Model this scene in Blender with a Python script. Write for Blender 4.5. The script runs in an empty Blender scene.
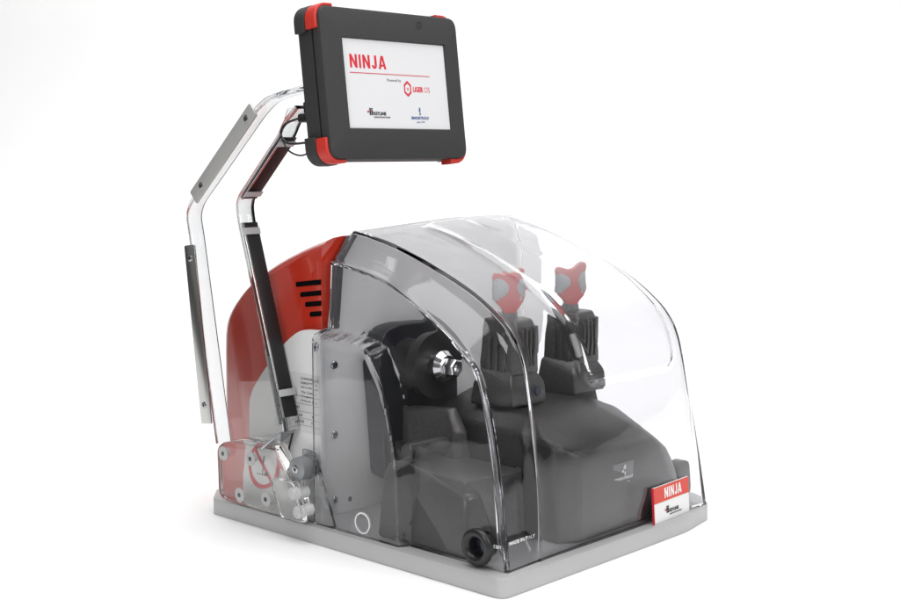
import bpy, bmesh, math, random
from mathutils import Vector, Matrix
import numpy as np
random.seed(4)
S = bpy.context.scene
COL = S.collection
R = math.radians

# ------------------------------------------------------------------ camera
cd = bpy.data.cameras.new('camera'); cam = bpy.data.objects.new('camera', cd); COL.objects.link(cam)
cd.sensor_width = 36; cd.lens = 36 * 1351 / 900; cd.clip_start = 0.05; cd.clip_end = 200
cx = Vector((0.6829838, -0.73043352, 0)); cy = Vector((0.08060391, 0.0753678, 0.9938927)); cz = Vector((-0.72597255, -0.67881261, 0.11035078))
M = Matrix((cx, cy, cz)).transposed().to_4x4(); M.translation = Vector((-0.86405812, -0.7448752, 0.37224251))
cam.matrix_world = M
S.camera = cam

# ------------------------------------------------------------------ studio light
w = bpy.data.worlds.new('World'); S.world = w; w.use_nodes = True
nt = w.node_tree; nt.nodes.clear()
out = nt.nodes.new('ShaderNodeOutputWorld'); bg = nt.nodes.new('ShaderNodeBackground'); bg.inputs['Color'].default_value = (1, 1, 1, 1)
bg.inputs['Strength'].default_value = 0.30      # dim, even studio
nt.links.new(bg.outputs[0], out.inputs[0])

def area(name, loc, target, size, power, col=(1, 1, 1)):
    l = bpy.data.lights.new(name, 'AREA'); l.shape = 'RECTANGLE'; l.size, l.size_y = size; l.energy = power; l.color = col
    o = bpy.data.objects.new(name, l); COL.objects.link(o); o.location = loc
    o.rotation_euler = (Vector(target) - Vector(loc)).to_track_quat('-Z', 'Y').to_euler(); return o
area('overhead_softbox', (0.15, 0.12, 1.9), (0.22, 0.2, 0.0), (1.9, 1.9), 52)
area('backdrop_light', (0.92, 1.42, 1.75), (1.92, 2.36, 0.75), (2.8, 0.4), 33)
area('side_fill', (0.35, -1.5, 1.25), (0.18, 0.2, 0.12), (0.9, 0.9), 18)  # unseen fill, added to brighten the bulkhead
area('front_softbox', (-1.75, -0.55, 1.35), (0.15, 0.2, 0.1), (0.8, 0.8), 21)
S.view_settings.view_transform = 'Standard'; S.view_settings.look = 'None'; S.view_settings.gamma = 1
S.view_settings.exposure = -0.44
S.cycles.max_bounces = 20; S.cycles.transmission_bounces = 20; S.cycles.transparent_max_bounces = 16; S.cycles.glossy_bounces = 6
S.cycles.sample_clamp_indirect = 6

# ------------------------------------------------------------------ materials
def mat(name, col, rough=0.5, metal=0.0, bump=0, scale=600, vary=0, vscale=30, coat=0, spec=0.5, stretch=(1, 1, 1), rvary=0, emit=0):
    m = bpy.data.materials.new(name); m.use_nodes = True; n = m.node_tree; b = n.nodes['Principled BSDF']
    c = (*col, 1)
    b.inputs['Base Color'].default_value = c; b.inputs['Roughness'].default_value = rough; b.inputs['Metallic'].default_value = metal
    b.inputs['Coat Weight'].default_value = coat; b.inputs['Coat Roughness'].default_value = 0.08
    b.inputs['Specular IOR Level'].default_value = spec
    if emit: b.inputs['Emission Color'].default_value = c; b.inputs['Emission Strength'].default_value = emit
    if bump or vary or rvary:
        t = n.nodes.new('ShaderNodeTexCoord'); mp = n.nodes.new('ShaderNodeMapping'); mp.inputs['Scale'].default_value = stretch
        n.links.new(t.outputs['Object'], mp.inputs[0])
    if bump:
        nz = n.nodes.new('ShaderNodeTexNoise'); nz.inputs['Scale'].default_value = scale; nz.inputs['Detail'].default_value = 3
        n.links.new(mp.outputs[0], nz.inputs['Vector'])
        bp = n.nodes.new('ShaderNodeBump'); bp.inputs['Strength'].default_value = bump; bp.inputs['Distance'].default_value = 0.0006
        n.links.new(nz.outputs['Fac'], bp.inputs['Height']); n.links.new(bp.outputs[0], b.inputs['Normal'])
    if vary or rvary:
        nv = n.nodes.new('ShaderNodeTexNoise'); nv.inputs['Scale'].default_value = vscale; nv.inputs['Detail'].default_value = 5
        n.links.new(mp.outputs[0], nv.inputs['Vector'])
        if vary:
            r = n.nodes.new('ShaderNodeMix'); r.data_type = 'RGBA'
            r.inputs['A'].default_value = (*[x * (1 - vary) for x in col], 1); r.inputs['B'].default_value = (*[min(1, x * (1 + vary)) for x in col], 1)
            n.links.new(nv.outputs['Fac'], r.inputs['Factor']); n.links.new(r.outputs['Result'], b.inputs['Base Color'])
        if rvary:
            q = n.nodes.new('ShaderNodeMapRange'); q.inputs['To Min'].default_value = max(0.02, rough - rvary); q.inputs['To Max'].default_value = rough + rvary
            n.links.new(nv.outputs['Fac'], q.inputs['Value']); n.links.new(q.outputs[0], b.inputs['Roughness'])
    return m
def glass(name, col, ior=1.46, rough=0.0, wave=0):
    m = bpy.data.materials.new(name); m.use_nodes = True; n = m.node_tree; n.nodes.clear()
    o = n.nodes.new('ShaderNodeOutputMaterial'); g = n.nodes.new('ShaderNodeBsdfGlass')
    g.inputs['Color'].default_value = (*col, 1); g.inputs['IOR'].default_value = ior; g.inputs['Roughness'].default_value = rough
    n.links.new(g.outputs[0], o.inputs['Surface'])
    if wave:
        t = n.nodes.new('ShaderNodeTexCoord'); nz = n.nodes.new('ShaderNodeTexNoise'); nz.inputs['Scale'].default_value = 14; nz.inputs['Detail'].default_value = 1.5
        bp = n.nodes.new('ShaderNodeBump'); bp.inputs['Strength'].default_value = wave; bp.inputs['Distance'].default_value = .004
        n.links.new(t.outputs['Object'], nz.inputs['Vector']); n.links.new(nz.outputs['Fac'], bp.inputs['Height']); n.links.new(bp.outputs[0], g.inputs['Normal'])
    return m
ALU = mat('aluminium', (0.74, 0.74, 0.735), 0.42, 0.15, bump=0.25, scale=900, vary=0.10, vscale=14, rvary=0.06)
ALUB = mat('anodised_aluminium', (0.49, 0.49, 0.49), 0.5, 0.45, bump=0.2, scale=1200, vary=0.06, vscale=20)
PLATE = mat('painted_plate', (0.74, 0.745, 0.74), 0.45, 0.15, bump=0.1, scale=1500, vary=0.04)
BRUSH = mat('brushed_steel', (0.55, 0.545, 0.53), 0.24, 1.0, bump=0.2, scale=500, stretch=(1, 1, 0.03), vary=0.12, vscale=25)
CHROME = mat('chrome', (0.62, 0.62, 0.63), 0.10, 1.0)
STEEL = mat('screw_steel', (0.45, 0.46, 0.48), 0.25, 1.0)
DARKHEX = mat('socket_dark', (0.02, 0.03, 0.05), 0.4, 0.3)
RED = mat('red_paint', (0.48, 0.026, 0.009), 0.22, 0, bump=0.12, scale=260, vary=0.08, vscale=9, coat=0.5)
REDL = mat('pale_red_plastic', (0.60, 0.16, 0.10), 0.3, 0, coat=0.3, vary=0.05, vscale=12)
REDR = mat('red_rubber', (0.55, 0.028, 0.016), 0.5, 0, bump=0.2, scale=900)
REDP = mat('red_print', (0.62, 0.018, 0.035), 0.5)
BLKP = mat('black_print', (0.015, 0.015, 0.018), 0.5)
BLUP = mat('blue_print', (0.03, 0.09, 0.25), 0.5)
GRYP = mat('grey_print', (0.16, 0.16, 0.17), 0.6)
WHTP = mat('white_print', (0.82, 0.82, 0.82), 0.5)
WHT = mat('white_plastic', (0.78, 0.78, 0.78), 0.35, coat=0.2)
CAST = mat('grey_casting', (0.036, 0.034, 0.033), 0.33, 0.0, bump=0.45, scale=480, vary=0.55, vscale=520, rvary=0.14, spec=0.4)
CASTD = mat('dark_casting', (0.085, 0.081, 0.078), 0.36, 0.4, bump=0.12, scale=700, vary=0.5, vscale=520)
VENT = mat('vent_shade', (0.003, 0.003, 0.003), 0.9, spec=0.05)
CASTL = mat('light_casting', (0.14, 0.138, 0.135), 0.4, 0.3, vary=.08, vscale=200)
NAVY = mat('black_paint', (0.008, 0.009, 0.014), 0.4)
DISC = mat('dark_disc', (0.045, 0.043, 0.042), 0.35, 0.4)
TAB = mat('tablet_plastic', (0.026, 0.026, 0.027), 0.6, 0, bump=0.8, scale=1400, vary=0.12, vscale=700)
BLK = mat('black_rubber', (0.012, 0.012, 0.013), 0.35)
GRIP = mat('grey_grip', (0.30, 0.31, 0.33), 0.5)
KRED = mat('knob_red', (0.48, 0.020, 0.018), 0.4)
COLR = mat('knob_collar', (0.10, 0.10, 0.11), 0.35, 0.3)
KNG = mat('grey_knob', (0.26, 0.27, 0.28), 0.4, 0.3)
SCR = mat('screen', (0.66, 0.66, 0.67), 0.3, emit=0.0)
# a lit display: gives off a little light of its own
SCR.node_tree.nodes['Principled BSDF'].inputs['Emission Color'].default_value = (0.93, 0.94, 0.96, 1)
SCR.node_tree.nodes['Principled BSDF'].inputs['Emission Strength'].default_value = 0.10
FLOOR = mat('white_floor', (0.93, 0.93, 0.93), 0.7, spec=0.2)
COVER = glass('clear_cover_plastic', (0.965, 0.965, 0.973), 1.38, wave=.35)
ACRYL = glass('clear_acrylic', (0.985, 0.987, 0.985), 1.46)
EDGE = glass('acrylic_edge', (0.90, 0.91, 0.915), 1.49)
LENS = glass('clear_standoff', (0.95, 0.95, 0.96), 1.46)
STK = mat('label_film', (0.62, 0.62, 0.62), 0.35)
STG = mat('grey_sticker', (0.15, 0.15, 0.15), 0.3)

# ------------------------------------------------------------------ builders
def root(name, loc, label, cat, group=None, rot=(0, 0, 0)):
    o = bpy.data.objects.new(name, None); COL.objects.link(o); o.location = loc; o.rotation_euler = rot; o.empty_display_size = 0.02
    o['label'] = label; o['category'] = cat
    if group: o['group'] = group
    return o
ROOTLOC = {}
def finish(bm, name, m, parent, smooth=35, weld=True, label=None, local=False):
    if weld: bmesh.ops.remove_doubles(bm, verts=bm.verts, dist=1e-6)
    bmesh.ops.recalc_face_normals(bm, faces=bm.faces)
    me = bpy.data.meshes.new(name)
    if parent is not None and not local:
        p = parent
        while p.parent: p = p.parent
        bmesh.ops.transform(bm, matrix=Matrix.Translation(-p.location), verts=bm.verts)
    bm.to_mesh(me); bm.free()
    for f in me.polygons: f.use_smooth = True
    me.set_sharp_from_angle(angle=R(smooth))
    me.materials.append(m)
    o = bpy.data.objects.new(name, me); COL.objects.link(o)
    if parent is not None: o.parent = parent
    if label: o['label'] = label
    return o
def rounded(poly, r, n=6):
    out = []
    N = len(poly)
    for i, p in enumerate(poly):
        a = Vector(poly[i - 1]); b = Vector(p[:2]); c = Vector(poly[(i + 1) % N])
        rr = r[i] if isinstance(r, (list, tuple)) else r
        a = Vector(a[:2]); c = Vector(c[:2])
        d1 = (a - b); d2 = (c - b); l = min(rr, d1.length * .49, d2.length * .49)
        if l < 1e-5: out.append(tuple(b)); continue
        p1 = b + d1.normalized() * l; p2 = b + d2.normalized() * l
        for k in range(n + 1):
            t = k / n; out.append(tuple(p1 * (1 - t) ** 2 + b * 2 * t * (1 - t) + p2 * t * t))
    return out
def prism_bm(poly, axis, a, b, bevel=0, seg=2, bm=None):
    """poly in the two other axes (cyclic order), extruded along axis from a to b"""
    t = bmesh.new()
    def P(u, v, h):
        return {0: (h, u, v), 1: (u, h, v), 2: (u, v, h)}[axis]
    lo = [t.verts.new(P(u, v, a)) for u, v in poly]; hi = [t.verts.new(P(u, v, b)) for u, v in poly]
    f1 = t.faces.new(lo); f2 = t.faces.new(hi[::-1])
    n = len(poly)
    for i in range(n): t.faces.new((lo[i], hi[i], hi[(i + 1) % n], lo[(i + 1) % n]))
    bmesh.ops.recalc_face_normals(t, faces=t.faces)
    if bevel:
        es = [e for e in t.edges if e in set(f1.edges) | set(f2.edges)]
        bmesh.ops.bevel(t, geom=es, offset=bevel, segments=seg, profile=0.5, affect='EDGES', clamp_overlap=True)
    return merge(t, bm)
def merge(t, bm):
    if bm is None: return t
    me = bpy.data.meshes.new('tmp'); t.to_mesh(me); t.free(); bm.from_mesh(me); bpy.data.meshes.remove(me); return bm
def box_bm(lo, hi, bevel=0.001, seg=2, bm=None):
    t = bmesh.new(); bmesh.ops.create_cube(t, size=1)
    for v in t.verts: v.co = Vector([lo[i] + (v.co[i] + .5) * (hi[i] - lo[i]) for i in range(3)])
    if bevel: bmesh.ops.bevel(t, geom=t.edges[:], offset=bevel, segments=seg, profile=0.5, affect='EDGES')
    return merge(t, bm)
def hull_bm(pts, bevel=0.005, seg=3, bm=None, ang=12):
    t = bmesh.new()
    for p in pts: t.verts.new(p)
    r = bmesh.ops.convex_hull(t, input=t.verts)
    bmesh.ops.delete(t, geom=[v for v in t.verts if not v.link_faces], context='VERTS')
    bmesh.ops.dissolve_limit(t, angle_limit=R(2), verts=t.verts, edges=t.edges)
    if bevel:
        es = [e for e in t.edges if len(e.link_faces) == 2 and e.calc_face_angle(0) > R(ang)]
        bmesh.ops.bevel(t, geom=es, offset=bevel, segments=seg, profile=0.5, affect='EDGES', clamp_overlap=True)
    return merge(t, bm)
AX = {0: Matrix.Rotation(R(90), 4, 'Y'), 1: Matrix.Rotation(R(-90), 4, 'X'), 2: Matrix.Identity(4)}
def lathe_bm(prof, c, axis, n=40, bm=None, rot=0):
    """prof: (h, r) along axis direction; r = 0 closes"""
    t = bmesh.new(); rings = []
    for h, r in prof:
        rings.append([t.verts.new((r * math.cos(rot + 2 * math.pi * k / n), r * math.sin(rot + 2 * math.pi * k / n), h)) for k in range(n)] if r > 0 else [t.verts.new((0, 0, h))])
    for A, B in zip(rings, rings[1:]):
        for k in range(n):
            a, b = A[k % len(A)], A[(k + 1) % len(A)]; d, c2 = B[k % len(B)], B[(k + 1) % len(B)]
            vs = [];
            for v in (a, b, c2, d):
                if v not in vs: vs.append(v)
            if len(vs) > 2: t.faces.new(vs)
    bmesh.ops.transform(t, matrix=Matrix.Translation(c) @ AX[axis], verts=t.verts)
    return merge(t, bm)
def cyl_bm(c, axis, h0, h1, r, bev=0.0006, n=32, bm=None, rot=0):
    return lathe_bm([(h0, 0), (h0, r - bev), (h0 + bev, r), (h1 - bev, r), (h1, r - bev), (h1, 0)], c, axis, n, bm, rot)
def tube_bm(pts, r, n=10, bm=None, sub=8):
    P = [Vector(p) for p in pts]; C = []
    for i in range(len(P) - 1):
        a, b, c, d = P[max(i - 1, 0)], P[i], P[i + 1], P[min(i + 2, len(P) - 1)]
        for k in range(sub):
            t = k / sub
            C.append(0.5 * ((2 * b) + (c - a) * t + (2 * a - 5 * b + 4 * c - d) * t * t + (3 * b - a - 3 * c + d) * t ** 3))
    C.append(P[-1])
    t = bmesh.new(); rings = []; up = Vector((0.3, 0.2, 1)).normalized()
    for i, p in enumerate(C):
        d = (C[min(i + 1, len(C) - 1)] - C[max(i - 1, 0)]).normalized()
        x = d.cross(up).normalized(); y = d.cross(x).normalized(); up = -y if False else up
        rings.append([t.verts.new(p + x * r * math.cos(2 * math.pi * k / n) + y * r * math.sin(2 * math.pi * k / n)) for k in range(n)])
    for A, B in zip(rings, rings[1:]):
        for k in range(n): t.faces.new((A[k], A[(k + 1) % n], B[(k + 1) % n], B[k]))
    t.faces.new(rings[0]); t.faces.new(rings[-1][::-1])
    return merge(t, bm)
def text_bm(s, o, right, up, width, height, bold=0.0, bm=None, ex=0.00015, space=1.0):
    """lettering that fills width x height (cap height), lower left at o"""
    cu = bpy.data.curves.new('t', 'FONT'); cu.body = s; cu.size = 1; cu.offset = bold; cu.space_character = space; cu.resolution_u = 4
    ob = bpy.data.objects.new('t', cu); COL.objects.link(ob)
    bpy.context.view_layer.update()
    me = bpy.data.meshes.new_from_object(ob.evaluated_get(bpy.context.evaluated_depsgraph_get()))
    bpy.data.objects.remove(ob); bpy.data.curves.remove(cu)
    xs = [v.co.x for v in me.vertices]; ys = [v.co.y for v in me.vertices]
    x0, x1, y0, y1 = min(xs), max(xs), min(ys), max(ys)
    if width is None: width = height * (x1 - x0) / (y1 - y0)
    right = Vector(right).normalized(); up = Vector(up).normalized(); nrm = right.cross(up)
    t = bmesh.new(); t.from_mesh(me); bpy.data.meshes.remove(me)
    for v in t.verts:
        v.co = Vector(o) + right * ((v.co.x - x0) / (x1 - x0) * width) + up * ((v.co.y - y0) / (y1 - y0) * height)
    r = bmesh.ops.extrude_face_region(t, geom=t.faces[:])
    for e in r['geom']:
        if isinstance(e, bmesh.types.BMVert): e.co += nrm * ex
    return merge(t, bm)
GLY = {'N': (.60, [[(0, 0), (0, 1), (.17, 1), (.43, .40), (.43, 1), (.60, 1), (.60, 0), (.43, 0), (.17, .60), (.17, 0)]]),
       'I': (.17, [[(0, 0), (0, 1), (.17, 1), (.17, 0)]]),
       'J': (.42, [[(.24, 1), (.42, 1), (.42, .26), (.38, .09), (.28, 0), (.14, 0), (.04, .08), (0, .27), (.17, .27), (.18, .19), (.21, .16), (.24, .20)]]),
       'A': (.64, [[(0, 0), (.22, 1), (.42, 1), (.64, 0), (.46, 0), (.32, .74), (.18, 0)], [(.218, .2), (.422, .2), (.396, .34), (.244, .34)]])}
def heavy_bm(s, o, width, height, gap=.14, ex=.0001):
    b = bmesh.new(); tot = sum(GLY[c][0] for c in s) + gap * (len(s) - 1); x = 0
    for c in s:
        w_, polys = GLY[c]
        for p in polys: prism_bm([(o[0] + (x + u) / tot * width, o[2] + v * height) for u, v in p], 1, o[1] - ex, o[1], 0, bm=b)
        x += w_ + gap
    return b
def ringflat_bm(c, axis, r0, r1, h0, h1, n=48, bm=None):
    return lathe_bm([(h0, r0), (h0, r1), (h1, r1), (h1, r0), (h0, r0)], c, axis, n, bm)
def screw(c, axis, sgn, r, parent, h=0.002, name='screw'):
    b = lathe_bm([(0, 0), (0, r), (sgn * h * .6, r), (sgn * h, r * .8), (sgn * h, r * .45), (sgn * h * .5, r * .4), (sgn * h * .5, 0)], c, axis, 20)
    s = finish(b, name, STEEL, parent)
    cc = list(c); cc[axis] += sgn * h * .55
    finish(cyl_bm(cc, axis, 0, sgn * 0.0003, r * .36, 0.00001, 6), 'socket', DARKHEX, s if not parent.parent else parent)
    return s

# ------------------------------------------------------------------ setting
bm = bmesh.new(); bmesh.ops.create_circle(bm, cap_ends=True, segments=96, radius=60)
for v in bm.verts: v.co.z = -0.0200
fl = finish(bm, 'floor', mat('studio_floor', (0.10, 0.10, 0.10), 0.6), None); fl['kind'] = 'structure'
# white paper sweep: flat under the machine, curving up behind it
fw = Vector((0.7305, 0.6829, 0)); rt = Vector((0.6829, -0.7305, 0)); o0 = Vector((-0.864, -0.745, 0))
pr = [(-0.6, 0.0), (0.4, 0.0), (1.2, 0.0), (1.9, 0.0)] + [(1.9 + 0.6 * math.sin(a), 0.6 - 0.6 * math.cos(a)) for a in [math.pi / 2 * k / 16 for k in range(1, 17)]] + [(2.5, 1.9)]
bm = bmesh.new(); rr_ = [[bm.verts.new(o0 + fw * d + rt * l + Vector((0, 0, z - 0.0178))) for l in (-1.08, 0, 3.0)] for d, z in pr]
for A, B in zip(rr_, rr_[1:]):
    for k in range(2): bm.faces.new((A[k], A[k + 1], B[k + 1], B[k]))
bd = finish(bm, 'backdrop', FLOOR, None, smooth=60); bd['kind'] = 'structure' 

# ================================================================== the machine
mc = root('key_cutting_machine', (0.18, 0.2, -0.0175), 'key cutting machine under a clear hinged cover with red rear housing on an aluminium base', 'key cutting machine')

# base plate
base = [(0.0, 0.006), (0.0, 0.412), (0.026, 0.440), (0.375, 0.440), (0.375, 0.048), (0.366, 0.032), (0.345, 0.011), (0.290, 0.001), (0.225, 0.0), (0.006, 0.0)]
finish(prism_bm(rounded(base, 0.004, 3), 2, -0.0175, 0.0, 0.0008), 'base_plate', ALUB, mc)

# bulkhead
wall = [(0.0268, 0.0), (0.0268, 0.19), (0.037, 0.192), (0.047, 0.262), (0.066, 0.2855), (0.19, 0.2925), (0.31, 0.293), (0.362, 0.277), (0.378, 0.25), (0.373, 0.225), (0.378, 0.20), (0.376, 0.15), (0.34, 0.12), (0.335, 0.0)]
finish(prism_bm(rounded(wall, [0, 0, .003, .006, .012, .03, .02, .01, .008, .008, .008, .01, .01, 0], 5), 1, 0.265, 0.277, 0.0006), 'bulkhead', ALU, mc)
for x, z in ((0.0455, 0.156), (0.045, 0.084), (0.0445, 0.016)): screw((x, 0.265, z), 1, -1, 0.0042, mc)
finish(cyl_bm((0.066, 0.265, 0.013), 1, -0.0003, 0.0005, 0.0028, 0.0001), 'screw_hole', DARKHEX, mc)
# thin dark gasket on the shoulder of the bulkhead
g = [(0.037, 0.192), (0.0455, 0.262), (0.062, 0.286), (0.074, 0.286), (0.0545, 0.2615), (0.0475, 0.192)]
finish(prism_bm(g, 1, 0.2585, 0.2645, 0.0004), 'gasket', mat('gasket_grey', (0.10, 0.10, 0.11), 0.5), mc)

# red housing
hs = [(0.2665, 0.0), (0.2665, 0.286), (0.30, 0.276), (0.339, 0.261), (0.367, 0.247), (0.396, 0.229), (0.420, 0.206), (0.434, 0.182), (0.434, 0.1), (0.434, 0.0)]
sp = [(0.279, 0.284)]
bmh = bmesh.new()
def housing_section(inset):
    c = Vector((0.34, 0.12)); res = []
    for y, z in hs:
        res.append((y, z))
    return res
xs_ = [0.030, 0.0325, 0.038, 0.046, 0.058]; ins = [0.014, 0.008, 0.004, 0.0015, 0.0]
cols = list(zip(xs_, ins)) + [(0.352 - (x - 0.030), i) for x, i in list(zip(xs_, ins))[::-1]]
dense = []
for (a, b) in zip(hs[1:], hs[2:]):
    for k in range(4): dense.append((a[0] + (b[0] - a[0]) * k / 4, a[1] + (b[1] - a[1]) * k / 4))
dense.append(hs[-1])
for _ in range(3): dense = [dense[0]] + [tuple((Vector(dense[i - 1]) + 2 * Vector(dense[i]) + Vector(dense[i + 1])) / 4) for i in range(1, len(dense) - 1)] + [dense[-1]]
rows = []
for x, i_ in cols:
    row = [bmh.verts.new((x, 0.2665, 0))]
    for k, (y, z) in enumerate(dense):
        t = Vector(dense[min(k + 1, len(dense) - 1)]) - Vector(dense[max(k - 1, 0)]); nrm = Vector((t.y, -t.x)).normalized() * i_
        yy, zz = y + nrm.x, z + nrm.y
        if k == 0: yy = 0.2665
        if k == len(dense) - 1: zz = 0
        row.append(bmh.verts.new((x, max(0.2665, yy), zz)))
    rows.append(row)
for A, B in zip(rows, rows[1:]):
    for k in range(len(A)): bmh.faces.new((A[k], A[(k + 1) % len(A)], B[(k + 1) % len(A)], B[k]))
bmh.faces.new(rows[0]); bmh.faces.new(rows[-1][::-1])
hou = finish(bmh, 'rear_housing', RED, mc, smooth=50)
for (y1, z0) in ((0.306, 0.2335), (0.2995, 0.2235), (0.292, 0.214), (0.285, 0.2045)):
    q_ = (y1 - .2675) * .13; p = [(y1, z0), (0.2675, z0 + q_), (0.2675, z0 + q_ + .0052), (y1, z0 + 0.0050)]
    finish(prism_bm(rounded(p, [.002, 0, 0, .002], 4), 0, 0.0296, 0.033, 0.0), 'vent_slot', VENT, hou)  # solid bars, not carved; the slots' inner shade is put into their colour
# top bump of the housing
finish(hull_bm([(0.075, 0.27, 0.270), (0.075, 0.31, 0.25), (0.12, 0.31, 0.25), (0.12, 0.27, 0.270), (0.083, 0.27, 0.291), (0.115, 0.27, 0.291), (0.083, 0.29, 0.285), (0.115, 0.29, 0.285)], 0.005), 'housing_hump', RED, mc)
# side plate with the rating label
pl = [(0.2775, 0.0), (0.2775, 0.194), (0.288, 0.192), (0.306, 0.181), (0.346, 0.142), (0.368, 0.118), (0.371, 0.10), (0.373, 0.0)]
pl = [(0.257, 0.0), (0.257, 0.1935), (0.288, 0.1925), (0.312, 0.178), (0.352, 0.138), (0.371, 0.115), (0.373, 0.0)]
sp_ = finish(prism_bm(rounded(pl, [0, 0, .012, .02, .012, .02, 0], 6), 0, 0.020, 0.0265, 0.0006), 'side_plate', PLATE, mc)
screw((0.020, 0.263, 0.177), 0, -1, 0.0042, mc)
lab = finish(prism_bm(rounded([(0.2575, 0.088), (0.329, 0.088), (0.329, 0.148), (0.2575, 0.148)], .001), 0, 0.0195, 0.01995, 0), 'rating_label', STK, mc)
U = (0, -1, 0); Z = (0, 0, 1)
b = bmesh.new()
def lt(s, y, z, h, wd=None, bold=0.0): text_bm(s, (0.0194, y, z), U, Z, wd, h, bold, b, 0.00005)
lt('KEYLINE', 0.321, 0.1415, 0.0030, 0.015, .02)
for k, s in enumerate(('CONFORME CE', 'DIRETTIVA', 'KEYLINE S.p.A.', 'Via Camillo', 'Conegliano', 'ITALIA (TV)')): lt(s, 0.288, 0.1415 - k * 0.0046, 0.0024, [.029, .026, .028, .025, .018, .026][k], .01)
lt('Product', 0.3135, 0.1325, 0.0024, .009); lt('Made in Italy', 0.3165, 0.1285, 0.0024, .017)
lt('NINJA', 0.3145, 0.1195, 0.0030, .010, .02); lt('17X3507342', 0.3145, 0.1110, 0.0030, .024, .01)
for k, (a, c_) in enumerate((('HZ', '50'), ('A.A', '0.25'), ('VDC', '12'))):
    lt(a, 0.312 - k * 0.020, 0.1035, 0.0028, [.005, .006, .008][k], .02); lt(c_, 0.312 - k * 0.020, 0.0970, 0.0028, [.005, .008, .005][k], .02)
finish(b, 'label_print', BLKP, lab)
b = bmesh.new()
for z in (0.1245, 0.1165, 0.1085, 0.1015, 0.0945): box_bm((0.0193, 0.2580, z), (0.0195, 0.3175, z + 0.0003), 0, bm=b)
finish(b, 'label_rule', GRYP, lab)
# round warning sign
C0 = (0.0195, 0.3435, 0.043)
lg = finish(cyl_bm(C0, 0, -0.0001, 0.0004, 0.0215, 0.0001, 48), 'warning_disc', WHTP, mc)
b = ringflat_bm(C0, 0, 0.0178, 0.0215, -0.0004, -0.0001)
for s in (1,):
    q = Vector((0, 0.7, 0.7)); r_ = Vector((0, 0.7, -0.7)); cc = Vector(C0) + Vector((-0.0003, 0, 0))
    t = bmesh.new(); vs = [t.verts.new(cc + q * a * 0.0178 + r_ * c_ * 0.0017) for a, c_ in ((-1, -1), (1, -1), (1, 1), (-1, 1))]; t.faces.new(vs); merge(t, b)
finish(b, 'warning_ring', REDP, lg)
b = box_bm((0.0190, 0.3435, 0.034), (0.0193, 0.3441, 0.052), 0); box_bm((0.0190, 0.337, 0.0345), (0.0193, 0.352, 0.0351), 0, bm=b); cyl_bm((0.0192, 0.3385, 0.036), 0, -0.0002, 0, 0.0022, 0.00005, 20, b)
finish(b, 'warning_symbol', BLKP, lg)
# knurled knob on the side plate
kn = finish(lathe_bm([(-0.030, 0), (-0.030, 0.008), (-0.0285, 0.0115), (-0.019, 0.012), (-0.0185, 0.0105), (-0.015, 0.0105), (-0.0145, 0.0125), (-0.008, 0.0125), (-0.0075, 0.009), (0, 0.009)], (0.024, 0.268, 0.056), 0, 40), 'clamp_knob', KNG, mc)
screw((-0.006, 0.268, 0.056), 0, -1, 0.0045, kn, 0.0012)

# ------------------------------------------------------------------ inner castings
big = [(0.136, 0.022, 0), (0.315, 0.024, 0), (0.337, 0.05, 0), (0.337, 0.22, 0), (0.116, 0.034, 0), (0.116, 0.22, 0),
       (0.140, 0.026, 0.083), (0.270, 0.030, 0.080), (0.302, 0.036, 0.062), (0.318, 0.038, 0.04), (0.119, 0.042, 0.094), (0.119, 0.2, 0.108),
       (0.140, 0.10, 0.116), (0.200, 0.10, 0.119), (0.240, 0.10, 0.117), (0.266, 0.10, 0.111), (0.290, 0.095, 0.101), (0.310, 0.09, 0.086), (0.325, 0.08, 0.066), (0.334, 0.07, 0.040),
       (0.200, 0.22, 0.119), (0.240, 0.22, 0.117), (0.266, 0.22, 0.111), (0.290, 0.22, 0.101), (0.310, 0.22, 0.086), (0.325, 0.22, 0.066), (0.334, 0.22, 0.040)]
car = finish(hull_bm(big, 0.0045, 4, ang=9), 'carriage_cover', CAST, mc, smooth=60)
low1 = [(0.020, 0.178, 0), (0.022, 0.062, 0), (0.064, 0.056, 0), (0.070, 0.178, 0), (0.025, 0.174, 0.061), (0.027, 0.068, 0.058), (0.046, 0.064, 0.058), (0.056, 0.176, 0.066), (0.032, 0.146, 0.076), (0.032, 0.172, 0.076), (0.055, 0.146, 0.076)]
finish(hull_bm(low1, 0.005, 4), 'pivot_box', CAST, mc, smooth=60)
low2 = [(0.034, 0.148, 0), (0.030, 0.068, 0), (0.111, 0.070, 0), (0.111, 0.24, 0), (0.100, 0.24, 0), (0.031, 0.072, 0.070), (0.111, 0.072, 0.068), (0.036, 0.145, 0.071), (0.100, 0.24, 0.071), (0.111, 0.24, 0.072)]
finish(hull_bm(low2, 0.003, 3), 'bed_casting', CASTD, mc, smooth=60)
t3 = [(0.090, 0.140, 0.065), (0.111, 0.135, 0.065), (0.104, 0.23, 0.065), (0.111, 0.23, 0.065), (0.095, 0.145, 0.098), (0.100, 0.158, 0.116), (0.111, 0.155, 0.118), (0.111, 0.23, 0.112), (0.104, 0.23, 0.108), (0.111, 0.14, 0.095)]
finish(hull_bm(t3, 0.004, 3), 'carriage_step', CASTD, mc, smooth=60)
finish(cyl_bm((0.0, 0.158, 0.083), 0, 0.040, 0.105, 0.0085, 0.002), 'guide_rod', CASTD, mc)
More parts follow.
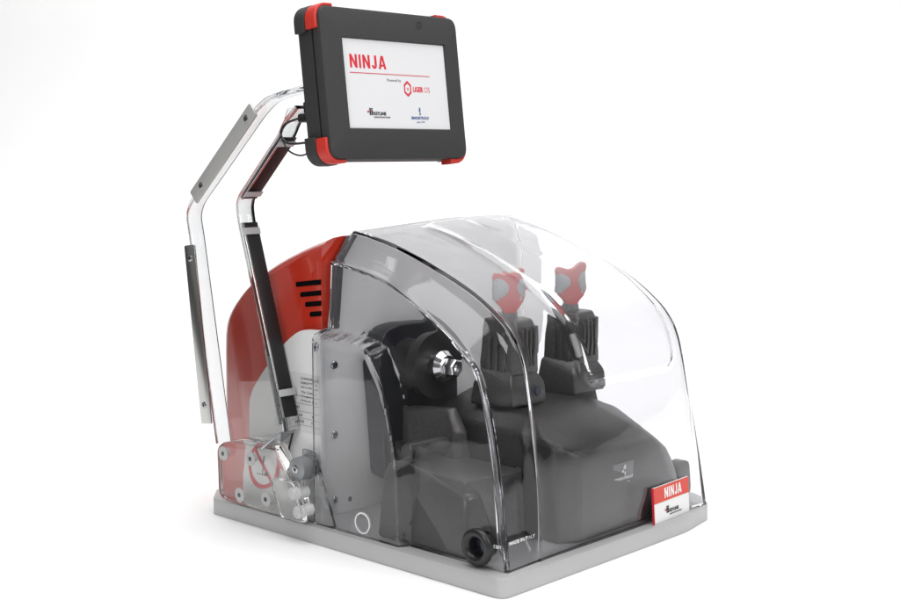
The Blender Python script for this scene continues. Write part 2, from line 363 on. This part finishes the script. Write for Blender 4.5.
# spindle arch and spindle
ar = [(0.094, 0.03), (0.090, 0.09), (0.083, 0.172), (0.092, 0.187), (0.115, 0.193), (0.174, 0.191), (0.20, 0.170), (0.205, 0.12), (0.20, 0.03)]
arch = finish(prism_bm(rounded(ar, 0.014, 6), 1, 0.240, 0.2645, 0.002, 3), 'spindle_arm', NAVY, mc)
SC = (0.126, 0.010, 0.1535)
sd = finish(lathe_bm([(0.2300, 0), (0.2300, 0.024), (0.2000, 0.024), (0.2000, 0.033), (0.190, 0.0345), (0.187, 0.034), (0.185, 0.0)], SC, 1, 48), 'spindle_disc', DISC, mc)
finish(lathe_bm([(0.186, 0), (0.186, 0.015), (0.178, 0.0165), (0.172, 0.012), (0.170, 0.0)], SC, 1, 16), 'collet', CHROME, sd)
finish(lathe_bm([(0.171, 0.0), (0.171, 0.0095), (0.160, 0.0095), (0.159, 0.008), (0.159, 0.0045), (0.163, 0.004), (0.163, 0)], SC, 1, 6, rot=0.3), 'hex_nut', CHROME, sd)

# ------------------------------------------------------------------ vises with wing knobs
VISE = []
def make_vise(parent):
    """front of vise at x=0,y=0,z=0; local metres"""
    v = parent = finish(hull_bm([(-.019, -.022, .045), (.021, -.022, .045), (.021, .028, .045), (-.019, .028, .045), (-.017, -.019, .092), (-.012, -.016, .105), (.017, -.016, .106), (.020, -.019, .096), (.019, .026, .106), (-.014, .026, .106)], .003, 3), 'key_clamp', CASTD, parent, local=True, label='grey key clamp with red and grey wing knob')
    b = bmesh.new()
    for k in range(3):
        y = -.010 + k * .010
        prism_bm(rounded([(y, .047), (y, .090 - k * .003), (y + .004, .094 - k * .003), (y + .004, .047)], .0015), 0, -.0205, -.015, .0005, bm=b)
    for k in range(4):
        box_bm((-.009 + k * .0065, -.0235, .054), (-.0065 + k * .0065, -.019, .094 + (k % 2) * .004), .0005, bm=b)
    finish(b, 'tower_rib', CASTD, parent, local=True)
    finish(box_bm((.019, -.018, .066), (.0245, .016, .098), .0015), 'jaw_block', CASTL, parent, local=True)
    w_ = finish(hull_bm([(-.030, -.028, .012), (.024, -.030, .012), (.026, .03, .010), (-.028, .03, .010), (-.030, -.026, .036), (.024, -.028, .036), (.028, -.012, .024), (-.018, -.018, .050), (.017, -.02, .050), (.022, .028, .050), (-.022, .028, .050)], .003, 3), 'clamp_jaw', CASTD, parent, local=True)
    finish(cyl_bm((0.004, -.031, .028), 1, -.003, .004, .0062, .001, 24), 'jaw_bolt', DARKHEX, parent, local=True)
    finish(hull_bm([(-.024, -.022, -.008), (.022, -.022, -.008), (.022, .028, -.008), (-.024, .028, -.008), (-.021, -.019, .014), (.019, -.019, .014), (.019, .026, .014), (-.021, .026, .014)], .002, 2), 'clamp_foot', CASTD, parent, local=True)
    for x in (-.017, .021): finish(lathe_bm([(0, .0035), (.004, .0035), (.0055, .002), (.006, 0)], (x, -.020 if x < 0 else .0, .002), 2, 16), 'foot_screw', CHROME, parent, local=True)
    kn_ = finish(lathe_bm([(.100, .0), (.100, .0100), (.104, .0100), (.112, .0088), (.113, .0)], (0, .003, 0), 2, 24), 'knob_collar', COLR, parent, local=True)
    kb = [(-.0075, .108), (-.0095, .114), (-.0165, .121), (-.0192, .129), (-.0188, .142), (-.0200, .153), (-.0175, .1580), (-.010, .1570), (-.001, .1535), (.006, .1580), (.0125, .1640), (.0180, .1640), (.0195, .159), (.0175, .150), (.0185, .140), (.0195, .130), (.0165, .121), (.0100, .114), (.0075, .108)]
    kb = [(x, .111 + (z - .108) * .88) for x, z in kb]
    b = prism_bm(rounded(kb, .003, 4), 1, -.0075, .0075, .0028, 4)
    ya = Matrix.Translation((0, .003, 0)) @ Matrix.Rotation(R(-40), 4, 'Z') @ Matrix.Diagonal((.84, 1, 1, 1))
    bmesh.ops.transform(b, matrix=ya, verts=b.verts)
    k2 = finish(b, 'wing_knob', KRED, parent, local=True, smooth=50)
    for sx in (-1, 1):
        b = bmesh.new()
        for sy in (-1, 1):
            el = [(-.0193, .127), (-.0193, .148)] if sx < 0 else [(.0172, .128), (.0185, .150)]
            cxp = -.0175 if sx < 0 else .0178; rr = (.0165, .0108) if sx < 0 else (.0090, .0108); cz_ = .1385 if sx < 0 else .1395
            pts = []
            for k in range(13):
                a = -math.pi / 2 + math.pi * k / 12
                pts.append((cxp - sx * rr[0] * math.cos(a), cz_ + rr[1] * math.sin(a)))
            y0, y1 = (-.0084, -.005) if sy < 0 else (.005, .0084)
            prism_bm(pts, 1, y0, y1, .0008, bm=b)
        prism_bm([(sx * .0172 + (-.0024 if sx < 0 else -.0004), .1255), (sx * .0172 + (-.0024 if sx < 0 else -.0004), .148), (sx * .012, .150), (sx * .012, .124)], 1, -.0079, .0079, .0018, bm=b)
        bmesh.ops.transform(b, matrix=ya, verts=b.verts)
        finish(b, 'grip_pad', GRIP, parent, local=True)
    return v
v1 = make_vise(mc)
for k, (x, y, z) in enumerate(((0.266, 0.135, 0.107), (0.165, 0.135, 0.107))):
    if k == 0: v = v1
    else:
        v = v1.copy(); COL.objects.link(v)
        for c_ in list(v1.children):
            d = c_.copy(); COL.objects.link(d); d.parent = v
    v.location = Vector((x, y, z)) - mc.location; v.scale = (.96, .96, .905)

# ------------------------------------------------------------------ clear cover
def cat(P, n):
    P = [Vector(p) for p in P]; C = []
    for i in range(len(P) - 1):
        a, b, c, d = P[max(i - 1, 0)], P[i], P[i + 1], P[min(i + 2, len(P) - 1)]
        for k in range(16):
            t = k / 16
            C.append(0.5 * ((2 * b) + (c - a) * t + (2 * a - 5 * b + 4 * c - d) * t * t + (3 * b - a - 3 * c + d) * t ** 3))
    C.append(P[-1])
    L = [0]
    for i in range(1, len(C)): L.append(L[-1] + (C[i] - C[i - 1]).length)
    A = np.array([list(c) for c in C]); q = np.linspace(0, L[-1], n)
    return np.stack([np.interp(q, L, A[:, j]) for j in range(A.shape[1])], 1)
N = 130
P3 = cat([(.012, .0), (.014, .06), (.020, .11), (.028, .16), (.034, .183), (.043, .200), (.060, .217), (.095, .2395), (.15, .2625), (.2, .279), (.235, .287), (.257, .2905)], N)
P2 = cat([(.010, .0), (.019, .06), (.031, .117), (.045, .156), (.064, .180), (.103, .208), (.16, .239), (.20, .252), (.257, .262)], N)
c0 = cat([(.010, .0), (.13, .0), (.2565, .0)], 78); c0b = np.stack([np.full(N - 78, .257), np.linspace(.262 / (N - 78), .262, N - 78)], 1)
P0 = np.concatenate([c0, c0b])
def sm(x): x = np.clip(x, 0, 1); return x * x * (3 - 2 * x)
c1 = np.array(cat([(.134, -.02), (.134, .025), (.137, .083), (.150, .138), (.170, .176), (.183, .187), (.215, .1925), (.30, .194)], 120))
def bulge(y, z):
    d = np.sqrt(((c1 - np.array([y, z])) ** 2).sum(1)); i = int(d.argmin()); j = min(max(i, 1), len(c1) - 2)
    t = c1[j + 1] - c1[j - 1]; v = np.array([y, z]) - c1[i]
    s = t[0] * v[1] - t[1] * v[0]           # >0 left of the curve = outside
    return sm((-math.copysign(d[i], s)) / .005 + .35)
def wx(z, side):
    return .0175 + .017 * (z / .26) if side < 0 else .340 - .010 * (z / .26)
cols = []   # columns of (x,y,z) arrays, left to right
NU = 70
us = np.linspace(0, 1, NU)
def wallcols(side):
    res = []
    for u in us:
        Q = P0 * (1 - u) + P2 * u
        X = np.array([wx(q[1], side) for q in Q])
        if side < 0:
            B = np.array([bulge(q[0], q[1]) for q in Q]); X = X * (1 - B) + .0080 * B
        res.append(np.stack([X, Q[:, 0], Q[:, 1]], 1))
    return res
left = wallcols(-1); right = wallcols(1)[::-1]
X3L = np.full(N, .064); X3R = np.full(N, .318)
mid = []
T0 = np.gradient(P3, axis=0); T0 /= np.linalg.norm(T0, axis=1)[:, None]; NR0 = np.stack([T0[:, 1] * -1, T0[:, 0]], 1)
for t in np.linspace(0, 1, 36)[1:-1]:
    a = left[-1]; b = np.stack([X3L, P3[:, 0], P3[:, 1]], 1); q = a * (1 - t) + b * t
    wgt = (.0108 * sm(P3[:, 1] / .03) * (1 - .75 * sm((P3[:, 1] - .15) / .08)) * float(sm(t / .19) * sm((1 - t) / .19)))
    q[:, 1] -= NR0[:, 0] * wgt; q[:, 2] -= NR0[:, 1] * wgt; mid.append(q)
top = []
T = np.gradient(P3, axis=0); T /= np.linalg.norm(T, axis=1)[:, None]; NR = np.stack([T[:, 1] * -1, T[:, 0]], 1)   # outward (front, up)
arc = np.concatenate([[0], np.cumsum(np.linalg.norm(np.diff(P3, axis=0), axis=1))])
for t in np.linspace(0, 1, 90):
    x = .064 + (.318 - .064) * t
    # raised panel with rounded corners on the front and top
    hx, x0 = .079, .222; s0, s1 = .150, .430
    px_, ps = abs(x - x0) - (hx - .022), np.abs(arc - (s0 + s1) / 2) - ((s1 - s0) / 2 - .022)
    d = np.sqrt(np.maximum(px_, 0) ** 2 + np.maximum(ps, 0) ** 2) - .022
    e = sm(-d / .004) * .0036 + .0016 * np.exp(-((x - .064) / .004) ** 2)
    Q = P3 + NR * e[:, None]
    Q[:, 1] += .0090 * min(t / .55, 1, max(0, (1 - t) / .11)) * sm((arc - .16) / .22)
    Q[:, 0] -= .004 * math.sin(math.pi * t) * (1 - sm((arc - .1) / .12)) * sm(P3[:, 1] / .04)
    top.append(np.stack([np.full(N, x), Q[:, 0], Q[:, 1]], 1))
mid2 = []
for t in np.linspace(0, 1, 9)[1:-1]:
    mid2.append(top[-1] * (1 - t) + right[0] * t)
G = np.array(left + mid + top + mid2 + right)       # columns, N, 3
nl = len(left)
# soften the fold lines
for _ in range(2):
    H = G.copy(); H[1:-1] = (G[:-2] + 2 * G[1:-1] + G[2:]) / 4; H[:, 0, 2] = 0
    G = H
bm = bmesh.new(); V = [[bm.verts.new(p) for p in c] for c in G.tolist()]
for A, B in zip(V, V[1:]):
    for k in range(N - 1): bm.faces.new((A[k], A[k + 1], B[k + 1], B[k]))
bmesh.ops.remove_doubles(bm, verts=bm.verts, dist=2e-5)
bmesh.ops.dissolve_degenerate(bm, dist=1e-6, edges=bm.edges)
cov = finish(bm, 'clear_cover', COVER, mc, smooth=180)
so = cov.modifiers.new('thickness', 'SOLIDIFY'); so.thickness = 0.0042; so.offset = -1; so.use_even_offset = False
# rubber bush, cable hole and moulded lettering in the side of the cover
bush = finish(lathe_bm([(-.004, .0085), (-.007, .011), (-.0075, .014), (-.0055, .0170), (-.002, .0172), (.001, .0155), (.006, .0125), (.012, .012), (.012, .0088), (-.004, .0085)], (.0155, .041, .019), 0, 48), 'rubber_bush', BLK, mc, smooth=60)
finish(cyl_bm((.021, .041, .019), 0, 0, .004, .0090, .0002), 'bush_core', DARKHEX, bush)
finish(lathe_bm([(-.0006, .0092), (-.0006, .0106), (.003, .0106), (.003, .0092), (-.0006, .0092)], (.0080, .186, .0140), 0, 40), 'hole_rim', WHT, cov)
b = text_bm('MADE IN ITALY', (.031, .0195, .0205), (.97, .03, 0), (0, .1, 1), .038, .0032, .03)
text_bm('C E 2017', (.0160, .028, .0205), (0.1, -1, 0), (0, 0, 1), .011, .0032, .03, b)
finish(b, 'moulded_lettering', WHTP, cov)

# stickers on the carriage
b = prism_bm([(.192, .0385), (.226, .0385), (.226, .0650), (.192, .0650)], 1, .0262, .0266, 0)
bmesh.ops.transform(b, matrix=Matrix.Translation((0, -.0005, 0)), verts=b.verts)
stk = finish(b, 'sticker', STG, mc)
b = text_bm('BIANCHI1770GROUP', (.1935, .0252, .0480), (1, 0, 0), (0, 0, 1), .031, .0030, .03)
text_bm('Technology Inside', (.1975, .0252, .0440), (1, 0, 0), (0, 0, 1), .0215, .0019, .01, b)
text_bm('K', (.2085, .0252, .0408), (1, 0, 0), (0, 0, 1), .0012, .0017, .01, b)
for (p, q) in (((.2090, .0600), (.0, 0)),):
    pts = [(.2105, .0632), (.2125, .0618), (.2123, .0590), (.2095, .0582), (.2078, .0600)]
    prism_bm(pts, 1, .0249, .0252, 0, bm=b)
    prism_bm([(.2055, .0568), (.2072, .0585), (.2092, .0572), (.2090, .0552), (.2070, .0548)], 1, .0249, .0252, 0, bm=b)
    prism_bm([(.2095, .0548), (.2122, .0562), (.2125, .0525), (.2110, .0518)], 1, .0249, .0252, 0, bm=b)
finish(b, 'sticker_print', WHTP, stk)
# round-ended handle beside the carriage
finish(prism_bm(rounded([(.338, .0), (.338, .040), (.362, .040), (.362, .0)], .0118, 8), 1, .045, .060, .002, 3), 'side_handle', CAST, mc)

# ================================================================== name plate
npl = root('name_plate', (.270, .0065, .0), 'small red and white name plate leaning on the front of the clear cover', 'name plate', rot=(R(-4), 0, R(3)))
W2 = .034
finish(prism_bm(rounded([(-W2, .0), (W2, .0), (W2, .0370), (-W2, .0370)], .001), 1, -.0008, .0012, .0003), 'plate_panel', WHT, npl, local=True)
finish(prism_bm([(-W2 + .0003, .0205), (W2 - .0003, .0205), (W2 - .0003, .0367), (-W2 + .0003, .0367)], 1, -.0012, -.0009, 0), 'red_band', mat('red_sign_print', (.62, .035, .012), .35), npl, local=True)
finish(prism_bm([(-W2 - .0006, .0), (-W2 - .0001, .0), (-W2 - .0001, .0370), (-W2 - .0006, .0370)], 1, -.0012, .0012, 0), 'red_edge', REDP, npl, local=True)
finish(heavy_bm('NINJA', (-.0140, -.00125, .0235), .033, .0105), 'sign_lettering', WHTP, npl, local=True)
def keyline_mark(o, s, parent, loc_up=(0, 0, 1)):
    """small two-bar mark with its lettering; s = height of the bars"""
    x, y, z = o; b = bmesh.new()
    prism_bm([(x, z), (x + .26 * s, z), (x + .26 * s, z + s), (x, z + s)], 1, y, y + .0002, 0, bm=b)
    prism_bm([(x + .36 * s, z), (x + .62 * s, z), (x + .62 * s, z + .72 * s), (x + .36 * s, z + .72 * s)], 1, y, y + .0002, 0, bm=b)
    prism_bm([(x + .36 * s, z + .8 * s), (x + .62 * s, z + .8 * s), (x + .62 * s, z + s), (x + .36 * s, z + s)], 1, y, y + .0002, 0, bm=b)
    text_bm('KEYLINE', (x + .75 * s, y + .0001, z), (1, 0, 0), (0, 0, 1), 2.5 * s, .48 * s, .03, b)
    text_bm('A BIANCHI1770 GROUP COMPANY', (x + .75 * s, y + .0001, z - .38 * s), (1, 0, 0), (0, 0, 1), 3.3 * s, .2 * s, .0, b)
    finish(b, 'company_lettering', BLKP, parent, local=True)
    finish(prism_bm([(x - .42 * s, z + .35 * s), (x - .1 * s, z + .35 * s), (x - .1 * s, z + .62 * s), (x - .42 * s, z + .62 * s)], 1, y, y + .0002, 0), 'red_dot', REDP, parent, local=True)
keyline_mark((-.0110, -.0012, .0075), .0072, npl)

# ================================================================== monitor arm
ma = root('monitor_arm', (.01, .33, .0), 'clear acrylic monitor arm with steel strips, bolted beside the warning disc', 'monitor arm')
XA, XB = -.004, .017
rear = [(.400, .062), (.440, .280), (.4455, .303), (.438, .318), (.330, .412), (.311, .424), (.284, .430), (.240, .4335)]
front = [(.240, .412), (.268, .410), (.280, .398), (.287, .386), (.356, .320), (.353, .300), (.318, .190), (.292, .098), (.305, .062)]
finish(prism_bm(rounded(rear + front, [.0, .02, .02, .02, .02, .02, .02, .004, .004, .012, .01, .01, .02, .02, .02, .004, 0], 6), 0, XB - .003, XB, .0006, 1), 'acrylic_sheet', ACRYL, ma, smooth=30)
def wall(pts, th, name, m=None):
    P = [Vector(p) for p in rounded([pts[0]] + pts[1:-1] + [pts[-1]], [0] + [.016] * (len(pts) - 2) + [0], 6)]
    n_ = []
    for k in range(len(P)):
        d = (P[min(k + 1, len(P) - 1)] - P[max(k - 1, 0)]).normalized(); n_.append(Vector((-d.y, d.x)) * th)
    return finish(prism_bm([tuple(p) for p in P] + [tuple(p + q) for p, q in zip(P, n_)][::-1], 0, XA, XB - .0032, .0005, 2), name, m or EDGE, ma, smooth=40)
wall([(.400, .062), (.440, .280), (.4455, .303), (.438, .318), (.330, .412), (.311, .424), (.284, .430), (.240, .4335)], .0040, 'rear_wall')
wall([(.292, .098), (.318, .190), (.353, .300), (.356, .320), (.287, .386), (.280, .398), (.262, .412)], -.0040, 'front_wall')
def bar(p, q, wdt, x0, x1, name, m, parent, bev=.0006, rd=.0):
    p = Vector(p); q = Vector(q); d = (q - p).normalized(); n_ = Vector((-d.y, d.x)) * wdt / 2
    return finish(prism_bm(rounded([tuple(p + n_), tuple(q + n_), tuple(q - n_), tuple(p - n_)], rd, 3), 0, x0, x1, bev), name, m, parent)
SATIN = mat('satin_steel', (.50, .495, .48), .42, .35, bump=.2, scale=500, stretch=(1, 1, .05), vary=.15, vscale=18)
for (p, q) in (((.4125, .082), (.4365, .272)), ((.4275, .322), (.3255, .413))):
    s = bar(p, q, .0175 if p[1] < .2 else .0165, XA - .0030, XA - .0005, 'steel_strip', BRUSH if p[1] < .2 else SATIN, ma, rd=.002)
    p_, q_ = Vector(p), Vector(q); d = (q_ - p_).normalized()
    for c_ in (p_ + d * .020, q_ - d * .014): screw((XA - .003, c_.x, c_.y), 0, -1, .0036, s, .0012)
# black channel with its polished cover along the front edge
def edge_strip(p, q, off, th, x0, x1, name, m, ext=0):
    p = Vector(p); q = Vector(q); d = (q - p).normalized(); n_ = Vector((d.y, -d.x))
    if n_.x > 0: n_ = -n_
    a, b2 = p - d * ext, q + d * ext
    pts = [a + n_ * off, b2 + n_ * off, b2 + n_ * (off + th), a + n_ * (off + th)]
    return finish(prism_bm([tuple(v) for v in pts], 0, x0, x1, .0004), name, m, ma)
TIE = mat('frosted_tie', (.42, .42, .43), .35)
segs = [((.2925, .104), (.3185, .190)), ((.3185, .190), (.3525, .298)), ((.352, .3245), (.288, .3855))]
GL = mat('gloss_black', (.012, .012, .013), .5, .35)
for i, (p, q) in enumerate(segs):
    edge_strip(p, q, .0008, .0015, XA + .0005, XB, 'cable_channel', GL)
    edge_strip(p, q, .0024, .0008, XA + .0002, XA + .0030, 'channel_trim', BRUSH)
def tie(c_, d):
    c_ = Vector(c_); d = Vector(d).normalized(); edge_strip(tuple(c_ - d * .0035), tuple(c_ + d * .0035), .0035, .0010, XA - .0008, XB + .0004, 'strap', TIE)
tie((.3505, .289), (.3, 1)); tie((.3455, .3305), (-.72, .7)); tie((.293, .381), (-.72, .7)); tie((.2975, .128), (.3, 1)); 
edge_strip((.2905, .0905), (.2925, .1040), .0008, .0016, XA + .0005, XB - .0005, 'polished_end', CHROME)
finish(prism_bm([(.2875, .0905), (.2895, .0905), (.3200, .0700), (.3185, .0684)], 0, XA - .004, XB - .0045, .0003), 'folded_foot', STEEL, ma)
# clamp block and its thin wing plate
cl = [(.394, .004), (.396, .058), (.386, .066), (.350, .0745), (.300, .076), (.262, .020), (.268, .004)]
finish(prism_bm(rounded(cl, [.012, .010, .006, .006, .006, .006, .006], 6), 0, -.006, .009, .0012, 3), 'clamp_block', ACRYL, ma, smooth=30)
wg = [(.276, .0006), (.276, .073), (.256, .073), (.227, .0006)]
finish(prism_bm(rounded(wg, [0, 0, .004, 0], 4), 0, .010, .0135, .0003), 'wing_plate', ACRYL, ma)
finish(prism_bm(rounded([(.248, .006), (.284, .006), (.300, .044), (.262, .044)], .004), 0, -.014, -.0065, .0015, 3), 'clamp_jaw', ACRYL, ma)
for i in range(2):
    finish(cyl_bm((-.008, .262 + i * .007, .014 + i * .017), 0, 0, .018, .0062, .0015, 28), 'spacer', WHT, ma)
for (y, z) in ((.3865, .0535), (.341, .055), (.360, .0135), (.317, .0165)):
    finish(lathe_bm([(0, 0), (0, .0045), (-.010, .0045), (-.010, .0072), (-.0125, .0075), (-.0130, .006), (-.0130, 0)], (.0085, y, z), 0, 28), 'standoff', LENS if False else WHT, ma)
    finish(cyl_bm((-.0046, y, z), 0, -.0004, 0, .0026, .00005, 6), 'standoff_socket', DARKHEX, ma)
# top fitting reaching to the tablet
finish(prism_bm(rounded([(.306, .402), (.240, .404), (.240, .412), (.300, .414)], .003), 0, .018, .0205, .0004), 'top_bracket', EDGE, ma)
finish(tube_bm([(.006, .300, .424), (.004, .272, .432), (.012, .246, .436), (.02, .238, .436)], .0012), 'clear_tube', LENS, ma)

# ================================================================== tablet
TH = R(-7)
tb = root('tablet', (-.0145, .200, .3639), 'tablet in a dark grey case with red corner bumpers, on top of the arm', 'tablet', rot=(TH, 0, 0))
WT, HT, DT = .1885, .1445, .034
out_ = rounded([(0, 0), (WT, 0), (WT, HT), (0, HT)], .012, 8)
# front frame with window, modelled as one ring
b = bmesh.new()
win = rounded([(.0265, .0285), (.1690, .0285), (.1690, .1165), (.0265, .1165)], .0015, 8)
def ring(pts, y): return [b.verts.new((x, y, z)) for x, z in pts]
oi = rounded([(.0025, .0025), (WT - .0025, .0025), (WT - .0025, HT - .0025), (.0025, HT - .0025)], .0105, 8)
oi2 = rounded([(.0008, .0008), (WT - .0008, .0008), (WT - .0008, HT - .0008), (.0008, HT - .0008)], .0115, 8)
wi2 = rounded([(.0278, .0298), (.1677, .0298), (.1677, .1152), (.0278, .1152)], .001, 8)
rgs = [ring(wi2, .0030), ring(wi2, .0022), ring(win, .0), ring(oi, .0), ring(oi2, .0008), ring(out_, .003), ring(out_, .0105), ring(oi, .0105), ring(oi, .0125), ring(out_, .0125), ring(out_, DT - .006), ring(oi2, DT - .002), ring(oi, DT)]
for A, B in zip(rgs, rgs[1:]):
    for k in range(len(A)): b.faces.new((A[k], A[(k + 1) % len(A)], B[(k + 1) % len(A)], B[k]))
b.faces.new(rgs[-1])
finish(b, 'case', TAB, tb, local=True, smooth=40)
scr = finish(box_bm((.0272, .0024, .0292), (.1683, .0029, .1158), 0), 'screen', SCR, tb, local=True)
def st(s, x, z, wd, h, m, name, bold=.0):
    return finish(text_bm(s, (x, .00235, z), (1, 0, 0), (0, 0, 1), wd, h, bold, ex=.0001), name, m, scr, local=True)
finish(heavy_bm('NINJA', (.0360, .00235, .0875), .0480, .0130), 'screen_title', REDP, scr, local=True)
finish(box_bm((.0345, .00215, .0825), (.1435, .0023, .0832), 0), 'screen_rule', REDP, scr, local=True)
st('Powered by', .0835, .0750, .0190, .0036, GRYP, 'screen_text', .01)
st('LIGER', .1185, .0665, .0145, .0054, REDP, 'screen_text', .04); st('OS', .1345, .0665, .0080, .0054, REDP, 'screen_text', -.005)
hx = []
b = bmesh.new()
def hexa(cx_, cz_, r, sq=.72): return [(cx_ + r * sq * math.sin(2 * math.pi * k / 6), cz_ + r * math.cos(2 * math.pi * k / 6)) for k in range(6)]
o1, i1 = hexa(.1110, .0695, .0080), hexa(.1110, .0695, .0054)
A = [b.verts.new((x, .0022, z)) for x, z in o1]; B = [b.verts.new((x, .0022, z)) for x, z in i1]
for k in range(6): b.faces.new((A[k], A[(k + 1) % 6], B[(k + 1) % 6], B[k]))
box_bm((.1104, .0021, .0680), (.1118, .0022, .0705), 0, bm=b)
finish(b, 'screen_logo', REDP, scr, local=True)
keyline_mark((.0560, .0021, .0425), .0068, scr)
b = text_bm('BIANCHI1770', (.1130, .00235, .0392), (1, 0, 0), (0, 0, 1), .0165, .0030, .03)
text_bm('GROUP', (.1300, .00235, .0392), (1, 0, 0), (0, 0, 1), .0075, .0030, 0, b)
text_bm('since 1770', (.1200, .00235, .0358), (1, 0, 0), (0, 0, 1), .0110, .0018, 0, b)
prism_bm([(.1247, .0435), (.1262, .0435), (.1262, .0462), (.1247, .0462)], 1, .0021, .0022, 0, bm=b)
prism_bm([(.1240, .0470), (.1262, .0470), (.1262, .0510), (.1247, .0510)], 1, .0021, .0022, 0, bm=b)
finish(b, 'screen_emblem', BLUP, scr, local=True)
# loudspeaker holes and microphone
b = bmesh.new()
cyl_bm((.1330, 0, .1335), 1, -.0002, .0004, .0008, .00005, 12, b)
for k in range(8):
    a = 2 * math.pi * k / 8
    cyl_bm((.1330 + .0032 * math.cos(a), 0, .1335 + .0032 * math.sin(a)), 1, -.0002, .0004, .0008, .00005, 12, b)
finish(b, 'speaker_grille', BLK, tb, local=True)
finish(cyl_bm((.0560, 0, .1310), 1, -.0002, .0004, .0006, .00005, 12), 'microphone_hole', BLK, tb, local=True)
# corner bumpers: a curved shell wrapped round each corner
def bumper(cx_, cz_, sx, sz, y0, y1, m, ln=.021, r0=.0115, th=.0032, lip=.0):
    pts_o, pts_i = [], []
    def path(off):
        p = [(cx_ + sx * ln, cz_ - sz * off)]
        r = .012 + off; ox, oz = cx_ + sx * .012, cz_ + sz * .012
        for k in range(9):
            a = math.pi / 2 * k / 8
            p.append((ox - sx * r * math.sin(a), oz - sz * r * math.cos(a)))
        p.append((cx_ - sx * off, cz_ + sz * ln)); return p
    po, pi_ = path(th), path(-.0002)
    return finish(prism_bm(po + pi_[::-1], 1, y0, y1, .0012, 3), 'corner_bumper', m, tb, local=True, smooth=50)
for (x, z, sx, sz) in ((0, 0, 1, 1), (WT, 0, -1, 1), (0, HT, 1, -1), (WT, HT, -1, -1)):
    if sx < 0: bumper(x - .0022, z, sx, sz, .0030 if sz > 0 else .0060, .0175, REDR, th=.0048 if sz > 0 else .0032)
    else: bumper(x, z, sx, sz, .0030, .0175, REDR)
    q = bumper(x, z, sx, sz, .0180, DT - .001, TAB, ln=.023 if sx > 0 else .012, th=.0036 if sx > 0 else .0005); q['label'] = 'dark rear half of the corner bumper'
finish(box_bm((.050, DT, .045), (.140, DT + .004, .105), .002), 'mounting_plate', TAB, tb, local=True)
finish(box_bm((.008, DT + .0005, .048), (.050, DT + .0100, .060), .002), 'mount_arm', BLK, tb, local=True)

# ================================================================== cables
cb = root('cable', (0, .24, .40), 'black cable looping from the tablet back down to the arm, upper of two', 'cable')
finish(box_bm((-.004, .228, .3985), (.012, .262, .4075), .0025), 'cable_plug', BLK, cb)
finish(tube_bm([(.0, .262, .403), (-.002, .280, .398), (-.004, .286, .388), (-.004, .276, .379), (-.006, .250, .379), (-.008, .234, .381)], .0012), 'cable_cord', BLK, cb)
cb2 = root('cable', (0, .26, .37), 'thin black cable sagging from the arm to the tablet edge, lower of two', 'cable')
finish(tube_bm([(.002, .292, .384), (-.003, .276, .372), (-.006, .255, .367), (-.008, .235, .371)], .0009), 'cable_cord', BLK, cb2)
